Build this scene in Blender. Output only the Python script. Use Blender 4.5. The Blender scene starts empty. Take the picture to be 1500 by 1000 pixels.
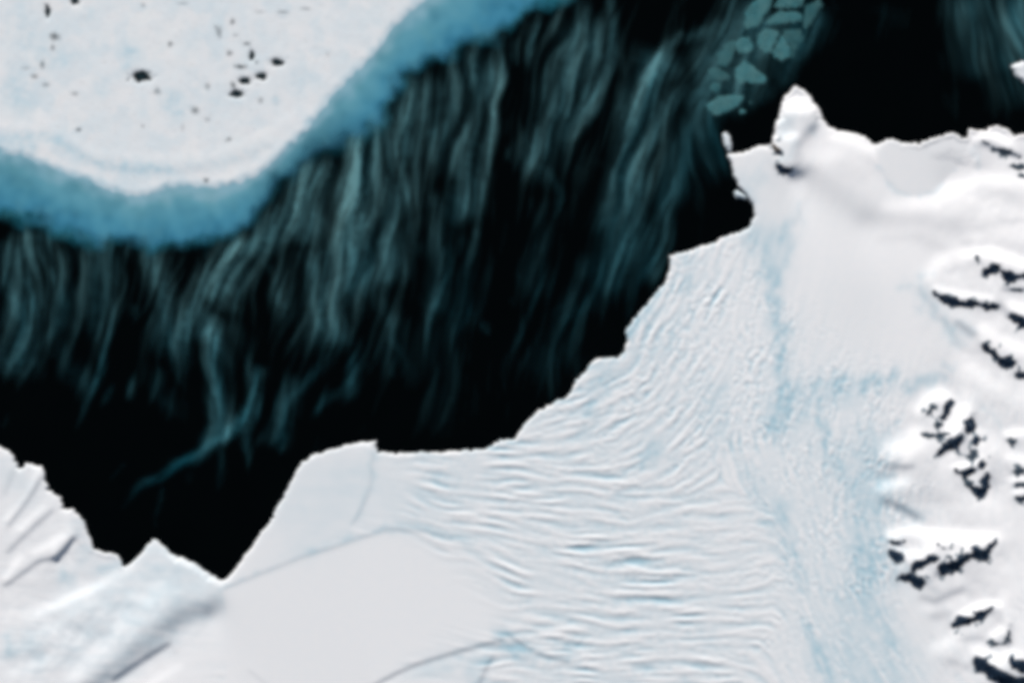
# Antarctic ice shelf, pack ice and open sea seen from high above.  1 unit = 1 km, 1 photo pixel = 0.03 km on the ground.
import bpy, math
import numpy as np
from mathutils import Vector

rng = np.random.default_rng(7)
S = 0.03
def wx(x): return (np.asarray(x, float) - 750.0) * S
def wy(y): return (500.0 - np.asarray(y, float)) * S

scene = bpy.context.scene
COL = scene.collection
SUN_EL = math.radians(30.0)
SUN_DIR = np.array([-0.24, 0.97]); SUN_DIR /= np.linalg.norm(SUN_DIR)      # ground direction towards the sun (x right, y up)

# ------------------------------------------------------------------ raster helpers (map grid in ground pixels)
RX0, RY0, RS = -90.0, -90.0, 1.5
RW, RH = 1121, 788
GX, GY = np.meshgrid(RX0 + RS * np.arange(RW), RY0 + RS * np.arange(RH))

def sample(f, x, y):
    u = np.clip((np.asarray(x, float) - RX0) / RS, 0, RW - 1.001); v = np.clip((np.asarray(y, float) - RY0) / RS, 0, RH - 1.001)
    i = u.astype(np.int32); j = v.astype(np.int32); fu = u - i; fv = v - j
    return (f[j, i] * (1 - fu) + f[j, i + 1] * fu) * (1 - fv) + (f[j + 1, i] * (1 - fu) + f[j + 1, i + 1] * fu) * fv

KX = np.fft.fftfreq(RW, RS)[None, :] * 2 * np.pi
KY = np.fft.fftfreq(RH, RS)[:, None] * 2 * np.pi
def blur(f, sig):
    return np.fft.ifft2(np.fft.fft2(f) * np.exp(-0.5 * (KX ** 2 + KY ** 2) * sig * sig)).real
def noise(lo, hi=None, sx=1.0, sy=1.0):
    """band-limited random field, zero mean, unit deviation; lo = smallest feature, hi = largest (px)"""
    w = np.fft.fft2(rng.standard_normal((RH, RW)))
    k2 = (KX * sx) ** 2 + (KY * sy) ** 2
    f = np.exp(-0.5 * k2 * (lo / 2.5) ** 2)
    if hi: f = f - np.exp(-0.5 * k2 * (hi / 2.5) ** 2)
    n = np.fft.ifft2(w * f).real
    return (n - n.mean()) / n.std()
def fbm(sizes, gain=0.6):
    o = 0; a = 1.0
    for s in sizes:
        o = o + a * noise(s); a *= gain
    return o / o.std()

def pl_dist(pts, x, y):
    d = np.full(x.shape, 1e9)
    P = np.asarray(pts, float)
    if len(P) == 1:
        return np.hypot(x - P[0, 0], y - P[0, 1])
    for a, b in zip(P[:-1], P[1:]):
        ab = b - a; L = ab @ ab + 1e-9
        t = np.clip(((x - a[0]) * ab[0] + (y - a[1]) * ab[1]) / L, 0, 1)
        d = np.minimum(d, np.hypot(x - a[0] - t * ab[0], y - a[1] - t * ab[1]))
    return d
def smooth_line(pts, n=2):
    P = [tuple(map(float, p)) for p in pts]
    if len(P) < 3: return P
    for _ in range(n):
        Q = [P[0]]
        for a, b in zip(P[:-1], P[1:]):
            Q += [(a[0] * .75 + b[0] * .25, a[1] * .75 + b[1] * .25), (a[0] * .25 + b[0] * .75, a[1] * .25 + b[1] * .75)]
        Q.append(P[-1]); P = Q
    return P
def stroke(f, pts, w, v, mode='max'):
    P = smooth_line(pts); A = np.asarray(P); m = 3.2 * w
    i0 = int(max(0, (A[:, 0].min() - m - RX0) / RS)); i1 = int(min(RW, (A[:, 0].max() + m - RX0) / RS + 1))
    j0 = int(max(0, (A[:, 1].min() - m - RY0) / RS)); j1 = int(min(RH, (A[:, 1].max() + m - RY0) / RS + 1))
    if i1 <= i0 or j1 <= j0: return
    d = pl_dist(P, GX[j0:j1, i0:i1], GY[j0:j1, i0:i1])
    g = v * np.exp(-(d / w) ** 2)
    s = f[j0:j1, i0:i1]
    if mode == 'max': f[j0:j1, i0:i1] = np.maximum(s, g)
    elif mode == 'screen': f[j0:j1, i0:i1] = 1 - (1 - s) * (1 - g)
    else: f[j0:j1, i0:i1] = s + g
def poly_sdf(poly, x, y):
    """signed distance, positive inside"""
    P = np.asarray(poly, float); sh = x.shape; x = x.ravel(); y = y.ravel()
    out = np.empty(x.size)
    for c in range(0, x.size, 200000):
        X = x[c:c + 200000]; Y = y[c:c + 200000]
        d = np.full(X.shape, 1e18); ins = np.zeros(X.shape, bool)
        for a, b in zip(P, np.roll(P, -1, 0)):
            ab = b - a; L = ab @ ab + 1e-9
            t = np.clip(((X - a[0]) * ab[0] + (Y - a[1]) * ab[1]) / L, 0, 1)
            d = np.minimum(d, (X - a[0] - t * ab[0]) ** 2 + (Y - a[1] - t * ab[1]) ** 2)
            if a[1] != b[1]:
                cr = ((a[1] > Y) != (b[1] > Y)) & (X < (b[0] - a[0]) * (Y - a[1]) / (b[1] - a[1]) + a[0])
                ins ^= cr
        d = np.sqrt(d); out[c:c + 200000] = np.where(ins, d, -d)
    return out.reshape(sh)
def sstep(t): t = np.clip(t, 0, 1); return t * t * (3 - 2 * t)
def idw(ctrl, p=3.0):
    A = np.asarray(ctrl, float); sub = 8
    gx = GX[::sub, ::sub]; gy = GY[::sub, ::sub]
    w = 0; o = [0] * (A.shape[1] - 2)
    for r in A:
        wi = 1.0 / (np.hypot(gx - r[0], gy - r[1]) + 15) ** p
        w = w + wi
        for k in range(len(o)): o[k] = o[k] + wi * r[2 + k]
    res = []
    for k in range(len(o)):
        f = o[k] / w
        u = np.clip((GX - RX0) / (RS * sub), 0, f.shape[1] - 1.001); v = np.clip((GY - RY0) / (RS * sub), 0, f.shape[0] - 1.001)
        i = u.astype(int); j = v.astype(int); fu = u - i; fv = v - j
        res.append((f[j, i] * (1 - fu) + f[j, i + 1] * fu) * (1 - fv) + (f[j + 1, i] * (1 - fu) + f[j + 1, i + 1] * fu) * fv)
    return res
def lic(vx, vy, n, half, st=1.5):
    L = np.hypot(vx, vy) + 1e-6; vx = vx / L; vy = vy / L
    acc = n.copy(); wsum = 1.0
    for sg in (1, -1):
        x = GX.copy(); y = GY.copy()
        for k in range(1, half + 1):
            x += sg * st * sample(vx, x, y); y += sg * st * sample(vy, x, y)
            w = 0.5 + 0.5 * math.cos(math.pi * k / (half + 1))
            acc += w * sample(n, x, y); wsum += w
    acc -= acc.mean(); return acc / acc.std()

# ------------------------------------------------------------------ outlines (ground pixels)
COAST = [(-4000, 560), (-600, 610), (-60, 640), (0, 655), (12, 661), (21, 672), (28, 690), (34, 684), (40, 678), (50, 683), (62, 683), (66, 692), (67, 716), (75, 722), (88, 730), (93, 744), (108, 747), (118, 757), (126, 772), (131, 792),
 (136, 803), (150, 808), (162, 810), (174, 814), (177, 828), (184, 830), (192, 826), (205, 813), (216, 799), (224, 792), (229, 790), (236, 798), (246, 806), (256, 814), (276, 820), (292, 830), (310, 843), (323, 851), (331, 848),
 (345, 832), (362, 811), (380, 787), (398, 760), (415, 730), (426, 708), (435, 690), (444, 678), (458, 668), (478, 661), (505, 653), (535, 648), (550, 646), (553, 664), (575, 665), (610, 663), (650, 662), (690, 660), (714, 658), (724, 651), (732, 645),
 (754, 645), (757, 637), (770, 622), (788, 603), (800, 597), (815, 588), (828, 583), (836, 575), (842, 563), (855, 546), (872, 528), (885, 525), (905, 523), (915, 514), (920, 500), (917, 486), (926, 471), (945, 450), (962, 430), (975, 414), (978, 402), (983, 390), (982, 376), (1000, 370), (1030, 362), (1048, 356), (1060, 347),
 (1085, 341), (1098, 335), (1103, 320), (1107, 314), (1101, 298), (1094, 284), (1083, 273), (1076, 255), (1069, 232), (1066, 226), (1078, 227), (1090, 225), (1110, 215), (1128, 212), (1137, 198), (1136, 181), (1142, 174), (1144, 153),
 (1155, 137), (1165, 128), (1177, 134), (1190, 147), (1201, 163), (1204, 176), (1212, 187), (1224, 193), (1247, 195), (1267, 202), (1279, 212), (1287, 212), (1294, 206), (1307, 204), (1324, 211), (1344, 212), (1367, 203), (1396, 195), (1408, 202), (1417, 204),
 (1421, 192), (1444, 193), (1459, 184), (1474, 190), (1484, 200), (1500, 197), (1580, 205), (1700, 190), (4500, 150), (4500, 4200), (-4000, 4200)]
PACK = [(-4000, 330), (-700, 250), (-60, 222), (0, 228), (33, 233), (57, 244), (90, 257), (124, 267), (154, 281), (187, 290), (204, 292), (234, 285), (260, 277), (284, 277), (317, 279), (351, 272), (374, 262), (394, 249), (414, 230), (434, 211),
 (451, 194), (468, 174), (484, 150), (500, 134), (520, 114), (543, 91), (564, 70), (575, 48), (597, 27), (627, 4), (660, -30), (720, -110), (1100, -700), (1500, -4000), (-4000, -4000)]
BELT = [(-4000, 440), (-700, 350), (-60, 316), (0, 322), (40, 327), (87, 341), (110, 352), (127, 359), (160, 354), (200, 360), (240, 365), (264, 359), (300, 360), (334, 348), (360, 338), (378, 322), (392, 296), (405, 270), (430, 250), (455, 236), (480, 224), (510, 212), (540, 202), (562, 180),
 (572, 154), (597, 112), (624, 92), (650, 90), (664, 78), (690, 66), (717, 58), (747, 44), (767, 28), (794, 17), (824, 2), (860, -18), (1000, -80), (1500, -500), (1700, -4000), (-4000, -4000)]

# ------------------------------------------------------------------ relief: soft lit / turned-away slopes, solved for a height field
slope = np.zeros((RH, RW))
SHADES = [  # (line, width, fall towards / away from the sun)
 # headland peak
 ([(1163, 146), (1176, 150)], 14, .50), ([(1155, 160), (1185, 158)], 8, .3), ([(1152, 201), (1162, 199)], 7, .45), ([(1198, 174), (1190, 190), (1172, 205), (1166, 222), (1168, 240), (1160, 258)], 9, -.22), ([(1191, 188)], 6, -.2), ([(1165, 255), (1185, 250)], 12, -.14),
 ([(1152, 246), (1172, 254)], 8, -.26), ([(1222, 200), (1245, 203), (1280, 220)], 9, .22), ([(1150, 180)], 9, -.05),
 ([(1175, 262), (1210, 272), (1240, 292), (1268, 312)], 24, -.12), ([(1235, 240), (1260, 262)], 16, -.06), ([(1200, 232), (1225, 226)], 14, .1), ([(1270, 230), (1290, 260)], 8, -.03),
 # eastern snow slopes
 ([(1385, 277), (1430, 262), (1490, 262), (1600, 262)], 13, .30), ([(1400, 300), (1480, 315), (1600, 315)], 30, .15), ([(1300, 302), (1370, 300)], 11, .12), ([(1265, 318), (1340, 322), (1400, 332)], 16, -.08), ([(1400, 350), (1500, 345)], 14, .10), ([(1345, 352), (1390, 368), (1420, 360)], 10, -.05),
 ([(1425, 200), (1450, 192), (1475, 207)], 8, .45), ([(1440, 211), (1465, 221), (1492, 228)], 5, -.3), ([(1428, 230)], 6, .2), ([(1430, 243)], 6, -.12), ([(1478, 235)], 8, .15), ([(1470, 284), (1500, 300)], 9, -.06), ([(1470, 325), (1500, 322)], 5, -.1), ([(1340, 290), (1420, 288)], 12, .1),
 ([(1415, 372), (1450, 368), (1500, 386)], 9, .45), ([(1362, 400), (1375, 380), (1400, 370)], 11, .22), ([(1372, 422), (1400, 430), (1450, 436)], 6, .3), ([(1400, 402), (1440, 412)], 24, .13), ([(1390, 398), (1402, 392)], 5, -.1), ([(1470, 424), (1502, 424)], 4, -.3), ([(1485, 448), (1500, 452)], 9, .35), ([(1462, 446), (1482, 460)], 6, -.2),
 ([(1405, 474), (1426, 490)], 6, -.22), ([(1440, 480), (1470, 500), (1500, 512)], 10, .3), ([(1400, 460), (1470, 468)], 9, .06), ([(1440, 560), (1500, 580)], 18, .1), ([(1425, 535), (1450, 560)], 12, .12),
 # middle massif
 ([(1348, 598), (1356, 585), (1375, 574), (1395, 582), (1408, 604), (1398, 628)], 10, .42), ([(1404, 606), (1396, 630)], 9, .4), ([(1342, 630)], 10, .25), ([(1308, 655), (1345, 648)], 16, .35), ([(1290, 712), (1325, 704)], 9, .42), ([(1297, 683), (1334, 683)], 5, -.24), ([(1290, 697), (1310, 697)], 4, -.1),
 ([(1398, 683), (1428, 676)], 6, .5), ([(1395, 668)], 5, .2), ([(1380, 645)], 6, .1), ([(1440, 640), (1455, 655)], 14, .2), ([(1420, 725), (1455, 735)], 12, .09), ([(1458, 702), (1462, 680)], 14, -.1), ([(1330, 700), (1380, 715)], 16, -.03), ([(1330, 728), (1390, 732)], 9, -.07),
 ([(1478, 634), (1500, 632)], 7, .4), ([(1478, 668), (1500, 672)], 9, .3), ([(1482, 702), (1500, 700)], 5, .35), ([(1485, 720), (1500, 718)], 4, .3),
 ([(1297, 733), (1318, 741), (1342, 756)], 6, -.3), ([(1310, 752), (1340, 768)], 6, .08), ([(1360, 742), (1460, 745)], 14, .04),
 # lower massif
 ([(1306, 784), (1330, 774), (1368, 782)], 9, .42), ([(1368, 790), (1400, 784), (1432, 790), (1457, 788)], 12, .45), ([(1320, 808), (1345, 812)], 9, .4), ([(1360, 805)], 8, .3), ([(1405, 812), (1420, 800)], 8, .35), ([(1304, 792), (1318, 796)], 4, -.55), ([(1350, 840), (1362, 838)], 7, .05), ([(1370, 842), (1380, 838)], 5, -.15),
 ([(1385, 862), (1440, 842), (1475, 800)], 18, -.07), ([(1355, 862), (1425, 868)], 7, -.06), ([(1480, 780), (1500, 860)], 16, .05),
 ([(1352, 874), (1368, 881), (1384, 874), (1410, 862)], 6, -.2), ([(1368, 902), (1392, 898)], 8, -.16), ([(1350, 890), (1365, 892)], 6, .06), ([(1408, 900), (1435, 886), (1462, 884)], 7, .45), ([(1460, 895), (1470, 905)], 8, -.07),
 ([(1404, 936), (1445, 932)], 6, -.18), ([(1452, 930), (1466, 922)], 8, .35), ([(1478, 915), (1480, 950)], 4, -.45), ([(1370, 948), (1400, 934)], 10, .2), ([(1438, 958), (1462, 966), (1484, 962)], 11, .5), ([(1392, 968), (1418, 976)], 7, -.14), ([(1490, 900), (1495, 940)], 9, .03), ([(1480, 952)], 6, .3),
 # western ridges
 ([(60, 700), (44, 728), (14, 768)], 4, -.26), ([(76, 748), (48, 772), (12, 808)], 4, -.22), ([(107, 789), (98, 802), (82, 817)], 5, -.66), ([(84, 817), (56, 820), (38, 836), (8, 856)], 4, -.28), ([(56, 690), (34, 735), (8, 760)], 6, .14), ([(62, 742), (30, 772)], 6, .16), ([(92, 784), (70, 800), (50, 806)], 7, .22), ([(30, 815), (10, 842)], 6, .2), ([(20, 690), (8, 720)], 5, -.1),
 # lower western ice rise
 ([(182, 836), (120, 868), (40, 902)], 12, .16), ([(229, 795), (240, 830), (200, 870)], 26, .06), ([(56, 898), (100, 878), (150, 856)], 7, .2), ([(120, 920), (80, 905)], 6, -.06), ([(110, 912), (130, 886)], 5, -.06), ([(312, 886), (262, 902), (222, 936), (160, 986), (120, 1015)], 16, -.28), ([(246, 943), (205, 968), (168, 994)], 5, -.38), ([(305, 895)], 9, -.16), ([(262, 975), (215, 1004)], 6, .1), ([(292, 912), (260, 940)], 7, .03),
 ([(232, 796), (260, 818), (320, 850)], 5, .12), ([(110, 988), (160, 935), (200, 900), (240, 860)], 14, .15), ([(40, 930), (90, 905), (140, 880)], 10, .12), ([(20, 985), (80, 960)], 9, .16), ([(10, 905), (14, 945)], 8, .1), ([(70, 920), (110, 945)], 8, .1), ([(222, 800), (190, 830)], 5, .1),
 ([(95, 838), (150, 848)], 7, -.05), ([(30, 862), (90, 852)], 10, -.02),
 # rifts in the shelf
 ([(548, 1003), (600, 975), (662, 956), (705, 944), (735, 937)], 3.2, -.28), ([(548, 1010), (600, 984), (662, 965), (712, 953)], 4, .06), ([(700, 1005), (712, 978), (722, 962)], 3.2, -.24), ([(330, 860), (440, 816), (500, 798), (540, 783), (580, 773), (620, 776), (660, 788)], 3.2, -.10), ([(546, 664), (543, 715), (533, 738), (518, 765)], 3, -.10), ([(366, 982), (392, 1003)], 3, -.08),
 ([(745, 930), (790, 958), (830, 968)], 3, -.22), ([(760, 945), (810, 955)], 3, .12), ([(1290, 250), (1310, 275), (1340, 287), (1366, 279)], 3.5, -.10),
 ([(1345, 422), (1368, 452), (1392, 482), (1410, 512)], 4, -.07), ([(1290, 352), (1350, 346)], 7, -.04), ([(1180, 290), (1165, 330)], 4, -.05),
]
# lines of exposed rock and the cast shadow on it (also used for the rock meshes): mountain -> list of (line, half width, tone)
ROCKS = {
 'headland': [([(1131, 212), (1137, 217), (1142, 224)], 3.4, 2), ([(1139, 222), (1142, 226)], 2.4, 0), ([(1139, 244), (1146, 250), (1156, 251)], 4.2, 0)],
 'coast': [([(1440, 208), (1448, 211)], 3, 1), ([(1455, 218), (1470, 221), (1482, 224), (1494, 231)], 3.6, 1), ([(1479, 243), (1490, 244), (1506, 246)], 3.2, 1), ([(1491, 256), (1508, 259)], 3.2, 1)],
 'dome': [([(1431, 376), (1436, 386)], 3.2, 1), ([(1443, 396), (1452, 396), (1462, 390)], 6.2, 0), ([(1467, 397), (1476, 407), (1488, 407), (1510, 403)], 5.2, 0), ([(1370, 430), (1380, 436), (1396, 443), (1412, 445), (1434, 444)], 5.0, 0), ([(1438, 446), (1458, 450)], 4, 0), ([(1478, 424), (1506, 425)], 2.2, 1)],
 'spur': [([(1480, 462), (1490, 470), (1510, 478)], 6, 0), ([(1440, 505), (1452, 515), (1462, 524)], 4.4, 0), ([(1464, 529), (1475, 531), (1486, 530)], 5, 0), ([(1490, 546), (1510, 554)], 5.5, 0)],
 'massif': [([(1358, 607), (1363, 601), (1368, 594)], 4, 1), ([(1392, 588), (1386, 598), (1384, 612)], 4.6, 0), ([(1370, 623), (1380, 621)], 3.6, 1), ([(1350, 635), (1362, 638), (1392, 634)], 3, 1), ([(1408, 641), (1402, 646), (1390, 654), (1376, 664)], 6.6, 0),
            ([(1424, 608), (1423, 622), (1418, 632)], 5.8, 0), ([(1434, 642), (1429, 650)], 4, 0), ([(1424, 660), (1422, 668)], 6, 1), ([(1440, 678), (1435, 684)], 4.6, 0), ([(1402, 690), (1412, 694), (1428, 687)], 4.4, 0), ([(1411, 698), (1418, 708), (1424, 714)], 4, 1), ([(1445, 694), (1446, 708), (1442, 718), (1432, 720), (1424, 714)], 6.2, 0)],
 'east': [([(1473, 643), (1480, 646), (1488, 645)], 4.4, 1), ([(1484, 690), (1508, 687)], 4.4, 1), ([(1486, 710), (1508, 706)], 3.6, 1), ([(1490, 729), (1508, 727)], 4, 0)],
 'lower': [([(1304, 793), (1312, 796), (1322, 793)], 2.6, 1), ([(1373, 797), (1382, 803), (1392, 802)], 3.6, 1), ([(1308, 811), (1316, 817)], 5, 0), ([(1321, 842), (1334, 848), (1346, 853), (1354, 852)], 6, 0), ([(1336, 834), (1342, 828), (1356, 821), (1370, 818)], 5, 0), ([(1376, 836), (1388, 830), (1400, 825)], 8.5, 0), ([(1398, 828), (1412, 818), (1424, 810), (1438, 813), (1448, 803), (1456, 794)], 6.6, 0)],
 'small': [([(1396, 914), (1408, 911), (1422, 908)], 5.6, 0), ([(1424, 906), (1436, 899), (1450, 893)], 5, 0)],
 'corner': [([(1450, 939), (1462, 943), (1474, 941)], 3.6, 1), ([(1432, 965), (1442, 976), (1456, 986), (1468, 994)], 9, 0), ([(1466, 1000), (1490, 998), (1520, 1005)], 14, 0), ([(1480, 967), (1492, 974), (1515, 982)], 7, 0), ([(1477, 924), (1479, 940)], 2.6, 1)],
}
for pts, w, v in SHADES: stroke(slope, pts, w, v * (0.95 if v > 0 else 1.2), 'add')
land_n = noise(7, 26) * 0.5 + noise(18, 70) * 0.5
BAY = [(1277, 205), (1288, 240), (1300, 262), (1312, 277), (1340, 287), (1364, 280), (1384, 264), (1396, 250), (1409, 238), (1420, 206), (1400, 150), (1290, 150)]
FLAT = [(326, 864), (440, 817), (500, 799), (540, 784), (580, 774), (630, 778), (680, 800), (730, 850), (748, 900), (738, 935), (705, 944), (662, 956), (600, 975), (545, 1003), (520, 1100), (300, 1100), (340, 950)]
bayf = sstep((poly_sdf(BAY, GX, GY) + 3) / 6); flatf = sstep((poly_sdf(FLAT, GX, GY) + 3) / (7 + 58 * sstep((GX - 540) / 130)))
LOBE = [(322, 852), (362, 800), (400, 750), (430, 690), (455, 660), (552, 640), (546, 700), (535, 735), (515, 770), (440, 815)]
lobef = sstep((poly_sdf(LOBE, GX, GY) + 2) / 8)
rough = np.zeros((RH, RW))
for p, w, v in [([(1440, 300), (1440, 980)], 70, 1.0), ([(1350, 680)], 60, .8), ([(1350, 820)], 60, .8), ([(20, 740), (100, 900)], 50, .7), ([(60, 950), (200, 900)], 60, 1.7), ([(270, 860)], 40, 1.0), ([(1170, 190)], 50, .6), ([(1250, 240), (1500, 260)], 40, .5)]:
    stroke(rough, p, w, v)
slope += 0.042 * rough * land_n
for L in ROCKS.values():
    for pts, w, tone in L: stroke(slope, pts, w * 0.9, -0.5 if tone == 0 else -.25, 'add')
slope *= 1 - .9 * bayf
# solve d(height)/d(away from sun) = slope in the Fourier domain (image y runs downwards)
ks = -(KX * SUN_DIR[0] - KY * SUN_DIR[1])
k2 = KX ** 2 + KY ** 2
k0 = 2 * math.pi / 420.0
HR = np.fft.ifft2(np.fft.fft2(slope - slope.mean()) * np.conj(1j * ks) / (ks ** 2 + 0.10 * k2 + k0 ** 2)).real

# crevasses: line integral convolution of band noise along the stress pattern of the shelf
cre = [(650, 690, 1, .05), (800, 700, 1, .10), (640, 750, 1, .30), (720, 830, 1, .40), (850, 800, 1, .15), (950, 870, 1, .02), (1000, 930, 1, -.05), (800, 950, 1, .02), (900, 740, 1, .18), (980, 780, 1, .05), (1080, 760, 1, -.12), (1080, 850, 1, -.2), (900, 610, 1, -.6), (840, 650, 1, -.3),
       (780, 660, 1, -.1), (960, 480, .6, -1), (1030, 420, .6, -1), (1090, 380, .3, -1), (1090, 500, .25, -1), (1000, 560, .7, -1), (1060, 590, .5, -1), (1000, 660, .9, -.8), (1150, 700, .5, 1), (1200, 800, .45, 1), (1262, 700, -.4, 1), (1262, 850, .25, 1), (1200, 950, .5, 1), (1100, 680, .4, 1), (1160, 620, -.3, 1), (1300, 960, .6, 1)]
ca = [(r[0], r[1], math.cos(2 * math.atan2(r[3], r[2])), math.sin(2 * math.atan2(r[3], r[2]))) for r in cre]
c2, s2 = idw(ca)
ang = 0.5 * np.arctan2(s2, c2)
wa = 0.09 * noise(40, 140)
L1 = 0.95 * lic(np.cos(ang + wa), np.sin(ang + wa), noise(6.5, 13) + .35 * noise(13, 28), 26) + 0.15 * noise(5, 12)
L1 *= np.clip(0.9 + 0.35 * noise(40, 120), 0.2, 1.6)
L2 = 0.7 * lic(np.cos(ang), np.sin(ang), noise(4, 9), 6) + 0.55 * noise(4.5, 10)
L2 *= np.clip(0.75 + 0.4 * noise(24, 80), 0.1, 1.6)
amp, mixs = idw([(640, 690, .75, .1), (760, 690, 1.0, .1), (850, 700, .9, .2), (650, 770, .5, .1), (560, 720, .0, .1), (600, 860, 0, 0), (480, 880, 0, 0), (480, 740, 0, 0), (700, 900, .1, 0), (740, 830, .7, .1), (850, 800, 1.0, .1), (950, 870, 1.15, .1), (1000, 930, .9, .2), (820, 960, 1.0, .1), (900, 980, .8, .2),
            (1080, 760, .6, .3), (1080, 880, .7, .3), (1000, 780, .8, .2), (880, 600, 1.15, .45), (950, 500, 1.25, .55), (1030, 430, 1.1, .6), (1090, 520, .8, .7), (1000, 600, 1.1, .55), (960, 680, .95, .4), (1130, 480, .5, .9), (1150, 700, .5, .8), (1250, 700, .8, .9), (1200, 820, .55, .8), (1265, 850, .8, .9), (1190, 950, .45, .6), (1270, 960, .4, .6), (1120, 620, .8, .9), (1260, 580, .6, .9),
            (1250, 450, .02, .5), (1180, 400, .04, .5), (1320, 480, .03, .5), (1300, 400, .0, .5), (1230, 340, .03, .5), (1120, 290, .04, .5), (1340, 240, 0, .5), (1360, 640, .1, .9), (1400, 500, .05, .5), (1420, 800, .05, .5), (1350, 900, .1, .5), (1420, 300, .03, .5), (600, 980, .1, .2), (200, 900, .05, .5), (380, 900, 0, 0), (60, 760, .1, .5), (1330, 1000, .2, .5), (1250, 250, .05, .5)])
L2n = L2
mixs = np.clip(mixs, 0, 1)
LC = L1 * (1 - mixs) + 0.9 * L2n * mixs
amp = amp * (1 - flatf) * (1 - bayf) * (1 - lobef)
HR = HR + 0.50 * amp * LC
HR = HR * S

# blue ice map, plus one stroke of painted shade on the ice rise
blue = np.zeros((RH, RW))
BLUES = [([(1105, 340), (1118, 362), (1130, 398)], 18, .62), ([(1150, 336), (1154, 385)], 9, .5), ([(1130, 398), (1132, 450), (1143, 490), (1146, 550), (1150, 582), (1138, 632)], 8, .85), ([(1156, 480)], 9, .6), ([(1130, 620), (1165, 606)], 16, .45), ([(1142, 345)], 14, .5),
 ([(1152, 582), (1175, 566), (1205, 572), (1228, 560)], 15, .46), ([(1228, 562), (1262, 570), (1290, 558), (1312, 566)], 10, .46), ([(1240, 580), (1225, 592)], 12, .3), ([(1336, 566), (1352, 560), (1375, 556)], 8, .75), ([(1262, 556), (1300, 546)], 6, .3), ([(1265, 563), (1310, 550)], 6, .5), ([(1197, 587), (1207, 627), (1217, 667)], 6, .68), ([(1214, 676), (1233, 692), (1247, 716)], 9, .5), ([(1315, 620), (1300, 640)], 8, .4), ([(1275, 600)], 10, .3),
 ([(1272, 640), (1276, 720), (1266, 770), (1290, 830)], 20, .52), ([(1262, 800), (1266, 862), (1282, 905), (1312, 955)], 18, .55), ([(1138, 745), (1160, 810), (1172, 855)], 12, .42), ([(1182, 915), (1200, 952), (1216, 1005)], 8, .75), ([(1235, 960), (1290, 1010)], 34, .42), ([(1330, 990)], 26, .3), ([(1230, 860), (1240, 920)], 14, .25),
 ([(1345, 420), (1368, 452), (1390, 480), (1412, 512)], 7, .5), ([(1325, 420)], 7, .4), ([(1351, 402)], 7, .5), ([(1380, 530), (1396, 542)], 5, .5), ([(1348, 452)], 6, .4), ([(1405, 475), (1425, 490)], 5, .3),
 ([(925, 490), (950, 460), (975, 420)], 10, .42), ([(905, 530), (860, 572)], 10, .36), ([(872, 588), (858, 612)], 6, .5), ([(1010, 385), (1000, 420)], 10, .36), ([(940, 680), (960, 655)], 9, .5), ([(1000, 470), (960, 520)], 14, .2), ([(1040, 570), (1060, 640)], 20, .25), ([(1100, 700), (1130, 760)], 16, .3),
 ([(735, 930), (745, 945), (765, 955)], 11, .6), ([(698, 1003), (716, 966)], 5, .6), ([(690, 985), (720, 950)], 9, .35), ([(600, 978), (735, 938)], 4, .3), ([(760, 950), (850, 970)], 8, .35), ([(610, 985), (650, 975)], 10, .3),
 ([(330, 862), (440, 818), (500, 799), (540, 784), (580, 774), (620, 777), (690, 792)], 6, .42), ([(546, 664), (543, 718), (533, 740), (515, 768)], 4, .38), ([(440, 740), (500, 700), (460, 800)], 40, .16), ([(520, 700), (600, 740), (650, 720)], 30, .16),
 ([(1290, 250), (1310, 276), (1340, 287), (1366, 279), (1380, 268)], 4, .5), ([(1348, 288)], 5, .3), ([(1395, 250)], 5, .4), ([(1432, 243), (1428, 224)], 6, .3), ([(1085, 262), (1105, 295)], 12, .26), ([(1120, 235), (1108, 262)], 7, .3), ([(1095, 275)], 8, .3),
 ([(1146, 180), (1155, 185)], 12, .4), ([(1139, 186)], 5, .8), ([(1160, 212), (1150, 228)], 8, .35), ([(1192, 188)], 6, .5), ([(1165, 330), (1170, 300)], 6, .3),
 ([(95, 847)], 9, .8), ([(150, 836), (170, 826)], 8, .6), ([(125, 800), (118, 822)], 9, .4), ([(112, 772)], 9, .4), ([(160, 880), (240, 840)], 45, .32), ([(120, 960), (260, 870)], 40, .30), ([(300, 890), (240, 925), (150, 1000)], 16, .32), ([(20, 960), (100, 900)], 30, .18), ([(10, 935), (20, 955)], 8, .55), ([(40, 935), (60, 975)], 12, .35), ([(300, 850), (330, 880)], 14, .2), ([(10, 690), (40, 720)], 20, .18), ([(230, 800), (228, 830)], 12, .2),  # the stroke down the ice rise's turned-away flank paints its shade bluish
 ([(300, 735), (340, 755)], 3, 0), ([(1318, 741), (1342, 756)], 7, .55), ([(1300, 760)], 9, .3), ([(1325, 830)], 6, .4), ([(1330, 772)], 5, .25), ([(1440, 595), (1465, 620)], 5, .3), ([(1290, 700), (1285, 740)], 10, .4)]
BLUES += [([(1190, 600), (1240, 740), (1230, 900), (1260, 1010)], 62, .09), ([(1120, 560), (1160, 700), (1190, 850)], 40, .07)]
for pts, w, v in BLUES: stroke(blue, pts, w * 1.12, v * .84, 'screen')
blue = sample(blue, GX + 3.2 * noise(14, 50), GY + 3.2 * noise(14, 50))
blue = 1 - (1 - blue) * (1 - 0.45 * blur(blue, 13))
patch = noise(6, 22); bigpatch = 0.6 * noise(16, 60) + 0.5 * lic(np.cos(ang), np.sin(ang), noise(9, 24), 24)
blue = blue * np.clip(0.82 + 0.06 * patch * (0.4 + np.clip(amp, 0, 1)) + 0.17 * bigpatch - 0.24 * LC * np.clip(amp, 0, 1), 0, 2)
blue = blue + np.clip(amp, 0, 1.2) * (0.19 - 0.36 * LC + 0.05 * patch) + 0.02
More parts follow.
